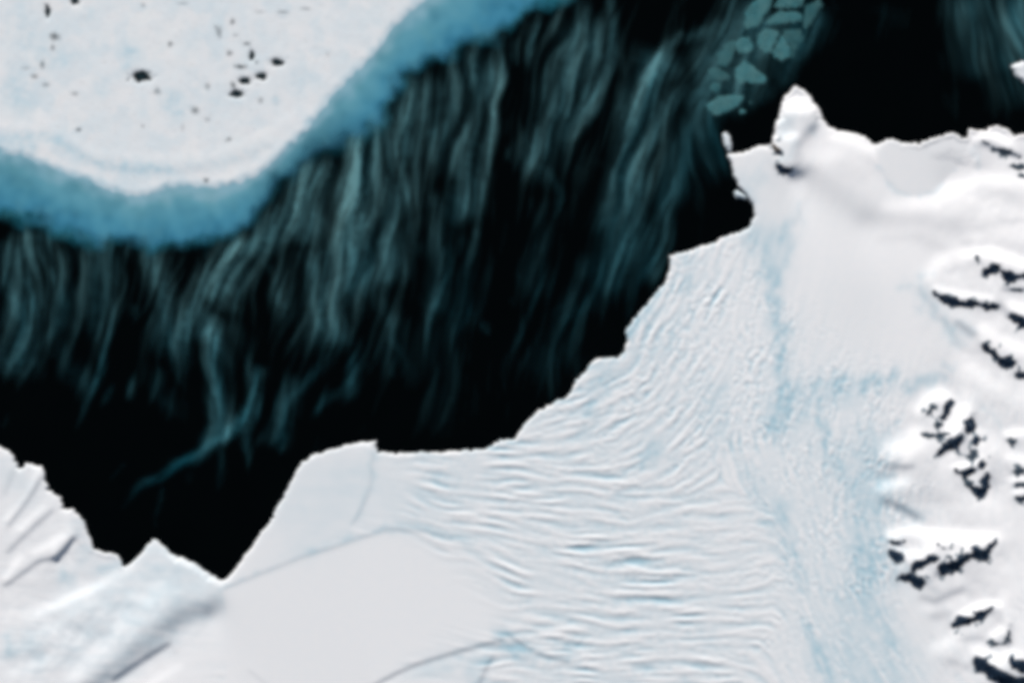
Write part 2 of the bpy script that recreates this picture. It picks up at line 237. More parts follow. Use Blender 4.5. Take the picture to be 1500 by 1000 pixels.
coldtone = idw([(450, 740, 1), (620, 740, 1), (500, 900, 0), (1250, 450, 0), (850, 700, .6), (950, 900, .5), (1440, 300, -1), (1440, 700, -1), (1440, 880, -1), (1260, 240, -1), (1240, 215, -1), (1340, 310, -1), (1400, 300, -1), (1440, 220, -1), (1440, 400, -1), (1440, 500, -1), (1330, 660, -1), (1340, 800, -1), (1170, 160, -.8), (1250, 300, -.2), (1400, 460, -.3), (60, 900, -.4), (200, 890, -.9), (130, 940, -.9), (300, 870, -.5), (360, 900, .1), (1300, 860, .3), (1280, 700, .4), (1330, 930, -.1), (60, 740, -.2), (1120, 290, .1)])[0]
blue = np.clip(blue + 0.06 * coldtone, 0, 1)
warm = np.clip(-coldtone, 0, 1) * (1 - bayf)
blue = np.clip(blue * (1 - .75 * flatf) * (1 - .9 * bayf), 0, 1)

# ------------------------------------------------------------------ sea: frazil streamers
fr = np.zeros((RH, RW))
STR = [([(535, 195), (525, 260), (517, 334), (515, 400), (503, 470)], 26, .60), ([(480, 240), (455, 300), (420, 340)], 24, .52), ([(610, 105), (615, 150), (618, 220)], 16, .42), ([(583, 150), (598, 205), (610, 247)], 11, .48), ([(667, 85), (670, 134), (657, 187), (660, 214), (687, 227)], 11, .52),
 ([(690, 70), (697, 134), (700, 190)], 12, .5), ([(742, 52), (734, 110), (724, 160), (717, 187), (720, 240), (704, 305)], 6.5, .66), ([(707, 84), (720, 167)], 14, .48), ([(786, 22), (775, 84), (777, 110)], 8, .56), ([(760, 60), (752, 110)], 8, .36), ([(845, 0), (852, 35), (845, 75), (835, 122), (828, 142)], 17, .5),
 ([(894, -10), (900, 40), (897, 94), (880, 134), (857, 174), (830, 214)], 9, .6), ([(868, 20), (872, 60), (855, 115)], 13, .5), ([(862, 120), (852, 150)], 7, .5), ([(1000, 48), (968, 77), (951, 140), (927, 187), (911, 234), (901, 284), (908, 322)], 10, .64), ([(1003, 130), (968, 172), (957, 202), (945, 240)], 9, .6),
 ([(984, 217), (967, 267), (977, 327)], 8, .42), ([(925, 225), (915, 255), (905, 275)], 16, .5), ([(810, 144), (800, 182)], 6, .34), ([(747, 214), (749, 242)], 5, .36), ([(764, 185), (767, 216)], 5, .4), ([(793, 240), (812, 262), (819, 285), (814, 330)], 7, .40), ([(877, 232), (873, 248)], 8, .3), ([(778, 290), (780, 305)], 5, .3),
 ([(707, 262), (700, 310)], 7, .5), ([(660, 272), (667, 322), (667, 345)], 9, .4), ([(634, 280), (634, 310)], 8, .36), ([(596, 262), (580, 327), (570, 350)], 13, .48), ([(640, 180), (630, 230)], 9, .36), ([(914, 84), (914, 112)], 5, .3), ([(914, 162), (914, 180)], 5, .42), ([(868, 150), (862, 175)], 8, .42),
 ([(530, 333), (526, 380), (520, 420), (504, 470)], 25, .52), ([(570, 345), (573, 383), (563, 425)], 12, .44), ([(600, 333), (600, 350)], 8, .3), ([(668, 335), (655, 383), (650, 416), (630, 450), (624, 483), (634, 507), (634, 545)], 7, .38), ([(613, 360), (616, 375)], 10, .36), ([(700, 333), (700, 360)], 6, .3),
 ([(808, 335), (807, 363), (787, 416), (780, 443), (760, 490), (747, 517), (740, 547), (743, 625)], 5.5, .30), ([(687, 400), (687, 443), (670, 483), (667, 520), (667, 555)], 6, .30), ([(706, 470), (714, 490)], 6, .34), ([(746, 436), (748, 446)], 5, .3), ([(760, 410), (766, 404)], 5, .24),
 ([(888, 370), (880, 416), (860, 445), (818, 475), (807, 507)], 11, .34), ([(862, 432), (870, 470)], 14, .36), ([(917, 345), (895, 366)], 18, .44), ([(884, 385), (880, 420)], 6, .42), ([(994, 325), (967, 373), (934, 412), (925, 447), (917, 475)], 9, .45), ([(950, 350), (935, 380)], 12, .36), ([(845, 490), (843, 502)], 6, .2), ([(830, 440), (800, 470)], 6, .26),
 ([(567, 445), (570, 493), (593, 517), (600, 550)], 7, .34), ([(523, 520), (513, 550), (505, 578)], 8, .45), ([(540, 530), (550, 550)], 8, .2), ([(700, 575), (702, 585)], 4, .22), ([(642, 600)], 5, .2), ([(580, 545), (580, 560)], 4, .28), ([(690, 520), (700, 545)], 8, .14),
 ([(13, 360), (10, 416), (20, 436), (37, 476), (22, 520), (5, 556)], 12, .5), ([(37, 390), (50, 443), (37, 493)], 9, .45), ([(70, 372), (80, 426), (97, 440), (96, 466), (78, 492), (50, 522), (54, 556)], 8, .42), ([(92, 460), (57, 516)], 7, .42), ([(140, 372), (140, 426), (134, 473), (128, 490)], 10, .4), ([(25, 345), (60, 350), (90, 356)], 10, .42),
 ([(167, 455), (157, 500), (144, 547), (124, 593), (106, 636)], 6, .5), ([(150, 360), (172, 400), (160, 443)], 10, .36), ([(180, 360), (185, 385)], 9, .34), ([(230, 368), (234, 416), (244, 467), (254, 507), (260, 547), (275, 575)], 11, .48), ([(358, 345), (317, 400), (290, 433), (274, 473), (270, 507), (272, 565)], 13, .58), ([(300, 440), (320, 420), (330, 400)], 12, .5),
 ([(300, 458), (320, 473), (317, 507), (302, 523), (310, 550), (320, 575), (324, 617), (320, 645)], 12, .66), ([(408, 340), (352, 372), (330, 395)], 20, .56), ([(330, 445), (353, 475)], 13, .42), ([(375, 383), (398, 410), (412, 440), (450, 443)], 9, .36), ([(368, 400), (360, 420)], 6, .2), ([(465, 350), (467, 433), (473, 477), (463, 505)], 14, .48), ([(497, 420), (487, 470), (480, 510)], 11, .54), ([(440, 370), (430, 400)], 12, .3),
 ([(477, 520), (460, 553), (427, 582), (409, 607), (410, 655)], 8, .46), ([(387, 545), (367, 582), (349, 610), (334, 636), (300, 655), (277, 668), (247, 692), (214, 706), (190, 728), (170, 758)], 7.5, .76), ([(345, 622), (325, 640), (300, 660)], 12, .58), ([(364, 605), (364, 660), (362, 690)], 7, .46), ([(320, 640), (322, 700), (318, 730)], 7, .30), ([(412, 620), (406, 670)], 9, .42),
 ([(195, 455), (198, 475)], 10, .4), ([(195, 552), (187, 590)], 7, .36), ([(168, 562), (147, 602)], 6, .34), ([(240, 540), (232, 570)], 11, .34), ([(222, 470), (218, 500)], 10, .3), ([(222, 605)], 10, .16), ([(497, 565), (461, 597), (450, 620)], 7, .4), ([(13, 617), (18, 608)], 6, .2), ([(241, 700), (236, 740), (229, 786)], 4, .26), ([(186, 672), (168, 692), (147, 708)], 5, .24), ([(270, 670), (262, 700)], 6, .3), ([(244, 580), (254, 600)], 8, .26), ([(285, 690), (275, 715)], 6, .2), ([(75, 520), (80, 530)], 6, .34),
 ([(1110, -20), (1062, 70), (1020, 130), (1000, 170)], 16, .46), ([(1082, 10), (1052, 38), (1012, 52), (985, 68)], 12, .56), ([(1060, 92), (1030, 140), (1010, 190), (1004, 235), (990, 290)], 11, .54), ([(1040, 140), (1030, 165), (1022, 185)], 10, .5), ([(980, 300), (985, 350), (975, 370)], 10, .34), ([(1043, 180), (1052, 212), (1064, 245), (1076, 272)], 9, .58), ([(1030, 190), (1042, 240), (1052, 275)], 16, .40), ([(1075, -10), (1070, 40)], 14, .52),
 ([(1205, 10), (1187, 52), (1160, 95)], 9, .42), ([(1228, 22), (1210, 80)], 6, .36), ([(1220, 0), (1234, 32)], 6, .5), ([(1190, -10), (1160, 50)], 12, .46), ([(1500, -10), (1488, 60)], 34, .48), ([(1425, 30), (1435, 70)], 38, .36), ([(1400, 0), (1380, 10)], 30, .2), ([(1450, 120)], 36, .24), ([(1290, 10), (1285, 50)], 18, .13), ([(1400, 145)], 18, .15), ([(1500, 150)], 14, .2), ([(1320, 20), (1330, 5)], 24, .1)]
frb = np.zeros((RH, RW))
def fstroke(f, pts, w, v):
    P = smooth_line(pts)
    if len(P) < 3: P = [tuple(np.array(P[0]) * (1 - t) + np.array(P[-1]) * t) for t in np.linspace(0, 1, 5)]
    A = np.asarray(P); cum = np.concatenate([[0], np.cumsum(np.hypot(*np.diff(A, axis=0).T))]); T = cum[-1] + 1e-6; m = 3.0 * w
    i0 = int(max(0, (A[:, 0].min() - m - RX0) / RS)); i1 = int(min(RW, (A[:, 0].max() + m - RX0) / RS + 1))
    j0 = int(max(0, (A[:, 1].min() - m - RY0) / RS)); j1 = int(min(RH, (A[:, 1].max() + m - RY0) / RS + 1))
    x = GX[j0:j1, i0:i1]; y = GY[j0:j1, i0:i1]; best = np.zeros(x.shape)
    for k in range(len(A) - 1):
        a = A[k]; ab = A[k + 1] - a; L = ab @ ab + 1e-9
        t = np.clip(((x - a[0]) * ab[0] + (y - a[1]) * ab[1]) / L, 0, 1)
        d = np.hypot(x - a[0] - t * ab[0], y - a[1] - t * ab[1])
        u = (cum[k] + t * math.sqrt(L)) / T
        tap = np.clip(np.minimum(1, (1 - u) / .38), 0, 1) ** .6 * np.minimum(1, .55 + u / .2 * .45)
        if T < 3 * w: tap = tap * .72
        best = np.maximum(best, v * tap * np.exp(-(d / (w * (.45 + .55 * tap))) ** 2))
    f[j0:j1, i0:i1] = np.maximum(f[j0:j1, i0:i1], best)
for pts, w, v in STR: fstroke(frb if w >= 13 else fr, pts, w * 1.1, v)
fv = idw([(50, 450, -.1, 1), (150, 550, -.4, 1), (20, 520, -.4, 1), (300, 480, -.05, 1), (310, 600, 0, 1), (450, 450, -.15, 1), (330, 390, -.6, 1), (600, 300, -.1, 1), (720, 200, -.12, 1), (880, 150, -.3, 1), (940, 200, -.4, 1), (960, 350, -.4, 1), (1030, 90, -.6, 1), (900, 400, -.3, 1), (230, 700, -1, .6), (1200, 40, -.4, 1), (1450, 50, .2, 1), (500, 550, -.5, 1), (700, 500, -.1, 1), (80, 380, .1, 1), (420, 600, -.3, 1), (1050, 230, .4, 1), (800, 420, -.25, 1)])
wf = 0.16 * noise(40, 120)
fx = fv[0] + wf * fv[1]; fy = fv[1] - wf * fv[0]
A1 = lic(fx, fy, noise(4, 13), 40)
A2 = lic(fx, fy, noise(13, 40), 60)
A3 = lic(fv[0], fv[1], noise(4.5, 9), 24)
wob = noise(40, 140), noise(40, 140)
HAZE = [([(545, 190), (525, 300), (500, 430)], 46, .42), ([(430, 320), (350, 380), (320, 430)], 34, .36), ([(455, 260), (440, 330)], 26, .42), ([(600, 150), (580, 300), (560, 380)], 36, .32), ([(640, 130), (650, 230)], 26, .34), ([(700, 80), (700, 180), (670, 300)], 34, .34), ([(840, 40), (830, 140), (800, 220)], 38, .34), ([(880, 40), (860, 160)], 22, .3),
 ([(960, 110), (920, 240), (900, 330)], 32, .40), ([(930, 330), (890, 420)], 34, .30), ([(980, 280), (950, 400)], 22, .28), ([(1010, 180), (985, 300)], 28, .32), ([(40, 370), (35, 480), (20, 530)], 34, .30), ([(90, 370), (90, 470)], 26, .26), ([(150, 370), (140, 460)], 30, .26), ([(230, 370), (250, 500)], 26, .30), ([(300, 400), (280, 470)], 22, .36), ([(480, 350), (475, 480)], 34, .36),
 ([(410, 400), (430, 450)], 36, .22), ([(640, 330), (640, 450)], 30, .20), ([(690, 380), (660, 500)], 26, .14), ([(800, 300), (780, 420)], 26, .15), ([(560, 440), (590, 540)], 24, .18), ([(530, 500), (510, 570)], 18, .26), ([(315, 480), (322, 620)], 16, .40), ([(300, 640), (350, 600)], 14, .40), ([(430, 560), (400, 640)], 16, .24), ([(260, 600), (240, 560)], 20, .18), ([(80, 500), (130, 560)], 24, .16), ([(350, 500), (370, 560)], 14, .2), ([(1060, 60), (1030, 130)], 34, .36), ([(1110, 40), (1075, 130)], 34, .40), ([(1050, 150), (1030, 200)], 22, .42), ([(1180, 20), (1150, 100)], 26, .34), ([(1120, 130), (1095, 165)], 14, .22), ([(1505, -30), (1488, 80)], 40, .50), ([(1425, 0), (1430, 90)], 42, .34), ([(1475, 125)], 38, .24), ([(1400, 150)], 22, .14), ([(1300, 20)], 30, .12), ([(387, 547), (366, 585), (334, 636), (300, 655), (258, 686)], 9.5, .50), ([(300, 450), (316, 500), (306, 540), (322, 600), (322, 645)], 12, .40), ([(640, 500), (650, 600)], 50, .13), ([(840, 440), (800, 540)], 40, .13)]
haze = np.zeros((RH, RW))
for pts, w, v in HAZE: stroke(haze, pts, w, v, 'max')
haze = blur(sample(haze, GX + 6 * wob[0], GY + 8 * wob[1]), 5) * (1.22 + .15 * fbm([60, 30, 14]) + .10 * A2 * (GX < 1280))
frw = blur(sample(fr, GX + 2.2 * wob[0], GY + 3 * wob[1]), 1.2)
frw = np.maximum(0.93 * frw, blur(sample(frb, GX + 4 * wob[0], GY + 5 * wob[1]), 3))
smooth_w = idw([(1450, 60, 1), (1380, 60, 1), (1300, 100, 1), (1150, 100, .2), (900, 200, 0), (500, 300, 0), (200, 500, 0), (1000, 100, 0)])[0]
frw = 0.80 * frw * (1 - smooth_w)
frw = (np.maximum(frw, 0) ** 2.2 + np.maximum(haze, 0) ** 2.2) ** (1 / 2.2)
mask_n = idw([(60, 380, 1), (250, 400, 1), (600, 200, 1), (850, 150, 1), (700, 350, .7), (950, 250, 1), (700, 560, .45), (850, 480, .6), (780, 380, .45), (760, 300, .6), (500, 520, .7), (150, 670, .25), (60, 600, .35), (330, 760, .15), (400, 620, .6), (650, 620, .22), (1000, 340, .5), (1280, 150, .05), (1200, 100, .1), (1440, 50, .5), (1060, 60, .9), (1080, 300, .1), (240, 640, .2), (900, 500, .15), (1350, 150, .1), (1120, 150, .1), (1240, 60, .3)])[0]
smooth_e = idw([(1450, 60, 1), (1380, 60, 1), (1300, 100, 1), (1150, 100, .2), (900, 200, 0), (500, 300, 0), (200, 500, 0), (1000, 100, 0), (1060, 240, .6), (1200, 40, .3)])[0]
tex = np.clip(0.90 + 0.085 * A2 + 0.065 * A1 + 0.06 * A3 + 0.06 * patch, 0.0, 1.4)
tex = tex * (1 - smooth_e) + (0.85 + 0.07 * A1) * smooth_e
fr_v = frw * tex + mask_n * 0.078 * np.clip(0.8 * A2 + 0.7 * A1 + 0.4 * A3 + 0.6, 0, 3)
fr_v = blur(np.clip(fr_v - 0.035, 0, 0.9), 1.5)
fr_a = np.clip(fr_v / 0.90, 0, 1) ** 2.0
greyness = idw([(500, 300, .75), (300, 400, .7), (600, 200, .6), (720, 180, .6), (850, 80, .6), (940, 200, .55), (1050, 60, .6), (700, 450, .1), (860, 430, .15), (320, 600, .35), (250, 690, .05), (150, 560, .15), (60, 480, .4), (80, 370, .6), (400, 620, .2), (500, 550, .15), (1060, 240, .1), (1210, 30, .2), (1450, 40, .5), (480, 450, .6), (560, 400, .45)])[0] + 0.10 * A2
greyness = np.clip(greyness + .08, 0, 1)

# ------------------------------------------------------------------ mesh building
def mesh_grid(name, xs, ys, z, keep, mat, attrs=None, parent=None, flat=False):
    """one mesh from a grid of ground-pixel coordinates; keep = per-vertex bool, faces with any kept vertex stay"""
    h, w = z.shape
    fk = keep[:-1, :-1] | keep[1:, :-1] | keep[:-1, 1:] | keep[1:, 1:]
    jj, ii = np.nonzero(fk)
    idx = np.arange(h * w).reshape(h, w)
    quad = np.stack([idx[jj, ii], idx[jj + 1, ii], idx[jj + 1, ii + 1], idx[jj, ii + 1]], 1)
    used = np.unique(quad); remap = np.full(h * w, -1, np.int64); remap[used] = np.arange(used.size)
    quad = remap[quad].astype(np.int32)
    X, Y = np.meshgrid(wx(xs), wy(ys))
    co = np.stack([X.ravel()[used], Y.ravel()[used], z.ravel()[used]], 1).astype(np.float32)
    me = bpy.data.meshes.new(name)
    me.vertices.add(len(co)); me.vertices.foreach_set('co', co.ravel())
    me.loops.add(quad.size); me.loops.foreach_set('vertex_index', quad.ravel())
    me.polygons.add(len(quad)); me.polygons.foreach_set('loop_start', np.arange(0, quad.size, 4, dtype=np.int32))
    me.polygons.foreach_set('loop_total', np.full(len(quad), 4, np.int32))
    me.update(calc_edges=True); me.validate()
    me.polygons.foreach_set('use_smooth', np.ones(len(me.polygons), bool))
    for k, a in (attrs or {}).items():
        at = me.attributes.new(k, 'FLOAT', 'POINT'); at.data.foreach_set('value', a.ravel()[used].astype(np.float32))
    me.materials.append(mat)
    o = bpy.data.objects.new(name, me); COL.objects.link(o)
    if parent is not None: o.parent = parent
    return o
def tag(o, label=None, cat=None, group=None, kind=None):
    if label: o['label'] = label
    if cat: o['category'] = cat
    if group: o['group'] = group
    if kind: o['kind'] = kind
    return o
def axis(lo, hi, step, far):
    a = list(np.arange(lo, hi + step, step)); s = step; v = a[-1]
    while v < hi + far: s *= 1.25; v += s; a.append(v)
    s = step; v = a[0]; b = []
    while v > lo - far: s *= 1.25; v -= s; b.append(v)
    return np.array(b[::-1] + a)

# ------------------------------------------------------------------ materials
def new_mat(name):
    m = bpy.data.materials.new(name); m.use_nodes = True
    nt = m.node_tree; nt.nodes.clear()
    out = nt.nodes.new('ShaderNodeOutputMaterial')
    p = nt.nodes.new('ShaderNodeBsdfPrincipled'); p.inputs['Roughness'].default_value = 0.9
    p.inputs['Specular IOR Level'].default_value = 0.1
    nt.links.new(p.outputs[0], out.inputs[0])
    return m, nt, p, out
def attr(nt, n):
    a = nt.nodes.new('ShaderNodeAttribute'); a.attribute_name = n; return a.outputs['Fac']
def mixc(nt, fac, a, b):
    m = nt.nodes.new('ShaderNodeMix'); m.data_type = 'RGBA'
    for s, v in ((m.inputs[0], fac), (m.inputs[6], a), (m.inputs[7], b)):
        if isinstance(v, (int, float)): s.default_value = v
        elif isinstance(v, tuple): s.default_value = (*v, 1)
        else: nt.links.new(v, s)
    return m.outputs[2]
def tex_noise(nt, scale, detail=4, rough=.6):
    t = nt.nodes.new('ShaderNodeTexNoise'); t.inputs['Scale'].default_value = scale; t.inputs['Detail'].default_value = detail; t.inputs['Roughness'].default_value = rough
    g = nt.nodes.new('ShaderNodeNewGeometry'); nt.links.new(g.outputs['Position'], t.inputs['Vector'])
    return t.outputs['Fac']
def ramp(nt, fac, lo, hi, a=0.0, b=1.0):
    r = nt.nodes.new('ShaderNodeMapRange'); r.inputs[1].default_value = lo; r.inputs[2].default_value = hi; r.inputs[3].default_value = a; r.inputs[4].default_value = b
    nt.links.new(fac, r.inputs[0]); return r.outputs[0]

# snow and glacier ice
M_snow, nt, p, _ = new_mat('snow_and_glacier_ice')
base = mixc(nt, attr(nt, 'warm'), (.785, .788, .802), (.90, .888, .895))
n = ramp(nt, tex_noise(nt, 3.2), .35, .7)
base = mixc(nt, n, base, mixc(nt, .10, base, (.62, .72, .80)))
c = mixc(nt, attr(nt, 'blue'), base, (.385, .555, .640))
nt.links.new(c, p.inputs['Base Color'])
# sea ice sheet
M_pack, nt, p, _ = new_mat('snow_covered_sea_ice')
n = ramp(nt, tex_noise(nt, 0.9, 6, .65), .38, .66)
base = mixc(nt, n, (.765, .775, .79), (.70, .755, .79))
n2 = ramp(nt, tex_noise(nt, 6.0, 3, .6), .30, .42, 1, 0)
base = mixc(nt, n2, base, (.66, .67, .685))
vo = nt.nodes.new('ShaderNodeTexVoronoi'); vo.inputs['Scale'].default_value = 1.15
g_ = nt.nodes.new('ShaderNodeNewGeometry'); nz = nt.nodes.new('ShaderNodeTexNoise'); nz.inputs['Scale'].default_value = 1.6; nz.inputs['Detail'].default_value = 4
vm = nt.nodes.new('ShaderNodeVectorMath'); vm.operation = 'MULTIPLY_ADD'; vm.inputs[1].default_value = (1.1, 1.1, 0)
nt.links.new(g_.outputs['Position'], nz.inputs['Vector']); nt.links.new(nz.outputs['Color'], vm.inputs[0]); nt.links.new(g_.outputs['Position'], vm.inputs[2]); nt.links.new(vm.outputs[0], vo.inputs['Vector'])
sx = nt.nodes.new('ShaderNodeSeparateColor'); nt.links.new(vo.outputs['Color'], sx.inputs[0])
base = mixc(nt, ramp(nt, sx.outputs[0], .55, 1.0, 0, .42), base, (.585, .69, .75))
base = mixc(nt, ramp(nt, sx.outputs[1], .70, 1.0, 0, .30), base, (.83, .82, .81))
base = mixc(nt, attr(nt, 'blue'), base, (.40, .585, .68))
base = mixc(nt, attr(nt, 'edge'), base, (.225, .425, .52))
base = mixc(nt, attr(nt, 'pond'), base, (.045, .09, .115))
nt.links.new(base, p.inputs['Base Color'])
def sheet_mat(name, colf):
    m, nt, p, out = new_mat(name)
    nt.links.new(colf(nt), p.inputs['Base Color'])
    tr = nt.nodes.new('ShaderNodeBsdfTransparent'); mx = nt.nodes.new('ShaderNodeMixShader')
    nt.links.new(attr(nt, 'cover'), mx.inputs[0]); nt.links.new(tr.outputs[0], mx.inputs[1]); nt.links.new(p.outputs[0], mx.inputs[2]); nt.links.new(mx.outputs[0], out.inputs[0])
    p.inputs['Specular IOR Level'].default_value = 0.0
    return m
def belt_col(nt):
    r = nt.nodes.new('ShaderNodeValToRGB'); e = r.color_ramp.elements
    e[0].position = 0.0; e[0].color = (.018, .150, .205, 1); e[1].position = 1.0; e[1].color = (.235, .43, .52, 1)
    for p_, c_ in ((.22, (.048, .225, .350)), (.50, (.078, .285, .395)), (.80, (.120, .335, .425))): k = r.color_ramp.elements.new(p_); k.color = (*c_, 1)
    nt.links.new(attr(nt, 'tone'), r.inputs[0])
    return mixc(nt, ramp(nt, tex_noise(nt, 1.0, 5, .55), .48, .74, 0, .35), r.outputs[0], (.105, .29, .33))
M_belt = sheet_mat('blue_young_ice', belt_col)
M_fraz = sheet_mat('frazil_ice', lambda nt: mixc(nt, attr(nt, 'grey'), (.016, .172, .238), (.118, .262, .282)))
M_floe = sheet_mat('thin_grey_ice', lambda nt: mixc(nt, ramp(nt, tex_noise(nt, 2.4, 4), .35, .7), (.060, .205, .232), (.105, .250, .262)))
M_pond = sheet_mat('thin_dark_ice', lambda nt: mixc(nt, tex_noise(nt, 3), (.006, .014, .018), (.02, .04, .05)))
# sea water
M_sea, nt, p, _ = new_mat('deep_sea_water')
nt.links.new(mixc(nt, tex_noise(nt, .4), (.0006, .0012, .0016), (.0010, .0020, .0024)), p.inputs['Base Color'])
p.inputs['Roughness'].default_value = 0.25; p.inputs['IOR'].default_value = 1.33; p.inputs['Specular IOR Level'].default_value = 0.03
# rock and painted ridge shadow
def rock_mat(name, a, b):
    m, nt, p, _ = new_mat(name)
    c = mixc(nt, ramp(nt, tex_noise(nt, 5, 5, .65), .38, .66), a, b)
    nt.links.new(mixc(nt, ramp(nt, tex_noise(nt, 7.5, 4, .6), .58, .70, 0, .5), c, (.26, .31, .36)), p.inputs['Base Color'])
    return m
M_rock = rock_mat('rock_and_shadow', (.003, .010, .026), (.024, .050, .086))  # navy covers both bare rock and the shadows cast along the ridges
M_slate = rock_mat('slate_rock', (.028, .050, .072), (.10, .13, .16))
M_brown = rock_mat('brown_rock', (.02, .016, .014), (.10, .075, .05))
M_fringe = rock_mat('rock_shade_fringe', (.10, .135, .17), (.36, .41, .45))  # blue-grey colour painting the soft shade around the rocks
TONES = [M_rock, M_slate, M_brown, M_fringe]

# ------------------------------------------------------------------ land height
coast_wob = noise(4, 14); coast_big = noise(14, 40)
def land_z(x, y, sd=None):
    if sd is None: sd = poly_sdf(COAST, x, y)
    sd = sd + 0.8 * sample(coast_wob, x, y) + 0.6 * sample(coast_big, x, y)
    z = -0.09 + 0.16 * sstep((sd + 3.0) / 4.8)
    z = z + sample(HR, x, y) * sstep(sd / 9.0)
    return np.where(sd > 1.4, np.maximum(z, 0.02 - 0.5 * sstep((sd - 16) / 90.0)), z), sd

MOUNT = {  # outline on the ground, name, label
 'headland': ([(1120, 222), (1133, 190), (1138, 165), (1148, 138), (1163, 118), (1182, 126), (1210, 158), (1222, 190), (1216, 215), (1200, 250), (1166, 272), (1140, 262), (1124, 243)], 'snow_peak', 'white pointed snow peak at the tip of the headland jutting into black water', 'mountain'),
 'coast': ([(1412, 215), (1418, 180), (1460, 174), (1490, 190), (1540, 195), (1540, 275), (1480, 268), (1440, 250), (1416, 236)], 'snow_ridge', 'snowy coastal ridge with thin slate outcrops beside the open water', 'mountain'),
 'dome': ([(1350, 410), (1362, 382), (1400, 355), (1450, 352), (1540, 372), (1540, 432), (1475, 440), (1468, 460), (1420, 462), (1370, 446)], 'snow_ridge', 'round snow dome with a long dark rock band along its lower edge', 'mountain'),
 'spur': ([(1425, 498), (1440, 468), (1480, 444), (1540, 442), (1540, 575), (1480, 556), (1448, 540)], 'snow_ridge', 'snow spur with diagonal dark rock strips, between the round dome and the rocky massif', 'mountain'),
 'massif': ([(1284, 690), (1300, 640), (1335, 620), (1345, 585), (1372, 564), (1402, 572), (1436, 600), (1450, 640), (1462, 690), (1458, 728), (1420, 742), (1360, 728), (1290, 726)], 'snow_massif', 'white massif scattered with a dozen separate dark rock patches', 'mountain'),
 'east': ([(1462, 640), (1475, 618), (1540, 615), (1540, 745), (1486, 742), (1474, 700)], 'snow_ridge', 'snow slope with short horizontal slate strips at the eastern border beside the rock-scattered massif', 'mountain'),
 'lower': ([(1294, 800), (1304, 772), (1335, 760), (1400, 768), (1470, 775), (1476, 800), (1450, 832), (1400, 850), (1350, 868), (1312, 850), (1300, 825)], 'snow_massif', 'bright snow massif with one long jagged black cliff climbing eastward', 'mountain'),
 'small': ([(1384, 912), (1405, 888), (1440, 872), (1474, 874), (1478, 892), (1450, 908), (1416, 926), (1390, 926)], 'snow_ridge', 'small snow ridge with a short dark slanting cliff below the jagged cliff', 'mountain'),
 'corner': ([(1362, 958), (1400, 926), (1440, 922), (1474, 908), (1490, 915), (1500, 945), (1560, 950), (1560, 1060), (1450, 1050), (1400, 1000)], 'snow_massif', 'snow mountain with a broad black face beside slanting cliffs, lowest of the rocky mountains', 'mountain'),
 'west': ([(-60, 630), (20, 640), (70, 672), (100, 730), (124, 760), (128, 795), (100, 828), (50, 860), (-60, 880)], 'snow_ridge', 'grooved snow slope with parallel diagonal ridges on the western shore', 'mountain'),
 'rise': ([(-60, 900), (40, 882), (130, 852), (185, 818), (228, 776), (262, 800), (334, 850), (338, 885), (290, 935), (230, 985), (170, 1040), (60, 1080), (-60, 1080)], 'ice_rise', 'broad white ice dome with a pointed tip beside the black inlet', 'ice dome'),
}

# ------------------------------------------------------------------ the ice shelf (ground)
xs = axis(-24, 1524, 1.6, 1500); ys = axis(100, 1024, 1.6, 1500)
X, Y = np.meshgrid(xs, ys)
sd0 = poly_sdf(COAST, X, Y)
z, sd = land_z(X, Y, sd0)
hide = np.zeros(X.shape, bool)
for key, (poly, *_r) in MOUNT.items():
    P = np.asarray(poly, float)
    i0, i1 = np.searchsorted(xs, [P[:, 0].min(), P[:, 0].max()]); j0, j1 = np.searchsorted(ys, [P[:, 1].min(), P[:, 1].max()])
    sm = poly_sdf(poly, X[j0:j1, i0:i1], Y[j0:j1, i0:i1])
    hide[j0:j1, i0:i1] |= sm > 22
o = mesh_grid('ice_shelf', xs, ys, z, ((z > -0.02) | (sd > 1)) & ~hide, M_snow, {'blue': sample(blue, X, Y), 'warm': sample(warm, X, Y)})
tag(o, 'pale grey-white ice shelf with fine blue crevasses running from the black sea to the mountains', 'ice shelf', kind='structure')

def grid_box(P, pad, step):
    P = np.asarray(P, float)
    xs = np.arange(P[:, 0].min() - pad, P[:, 0].max() + pad + step, step); ys = np.arange(P[:, 1].min() - pad, P[:, 1].max() + pad + step, step)
    return xs, ys, *np.meshgrid(xs, ys)
rock_wid = noise(11, 30); rock_wob = noise(3.5, 9); rock_big = noise(8, 20)
def largest_piece(k):
    lab = np.zeros(k.shape, int); best = (0, 0); n = 0
    for j, i in zip(*np.nonzero(k)):
        if lab[j, i]: continue
        n += 1; st = [(j, i)]; lab[j, i] = n; c = 0
        while st:
            a, b = st.pop(); c += 1
            for da in (-2, -1, 0, 1, 2):
                for db in (-2, -1, 0, 1, 2):
                    p, q = a + da, b + db
                    if 0 <= p < k.shape[0] and 0 <= q < k.shape[1] and k[p, q] and not lab[p, q]: lab[p, q] = n; st.append((p, q))
        best = max(best, (c, n))
    return lab == best[1]
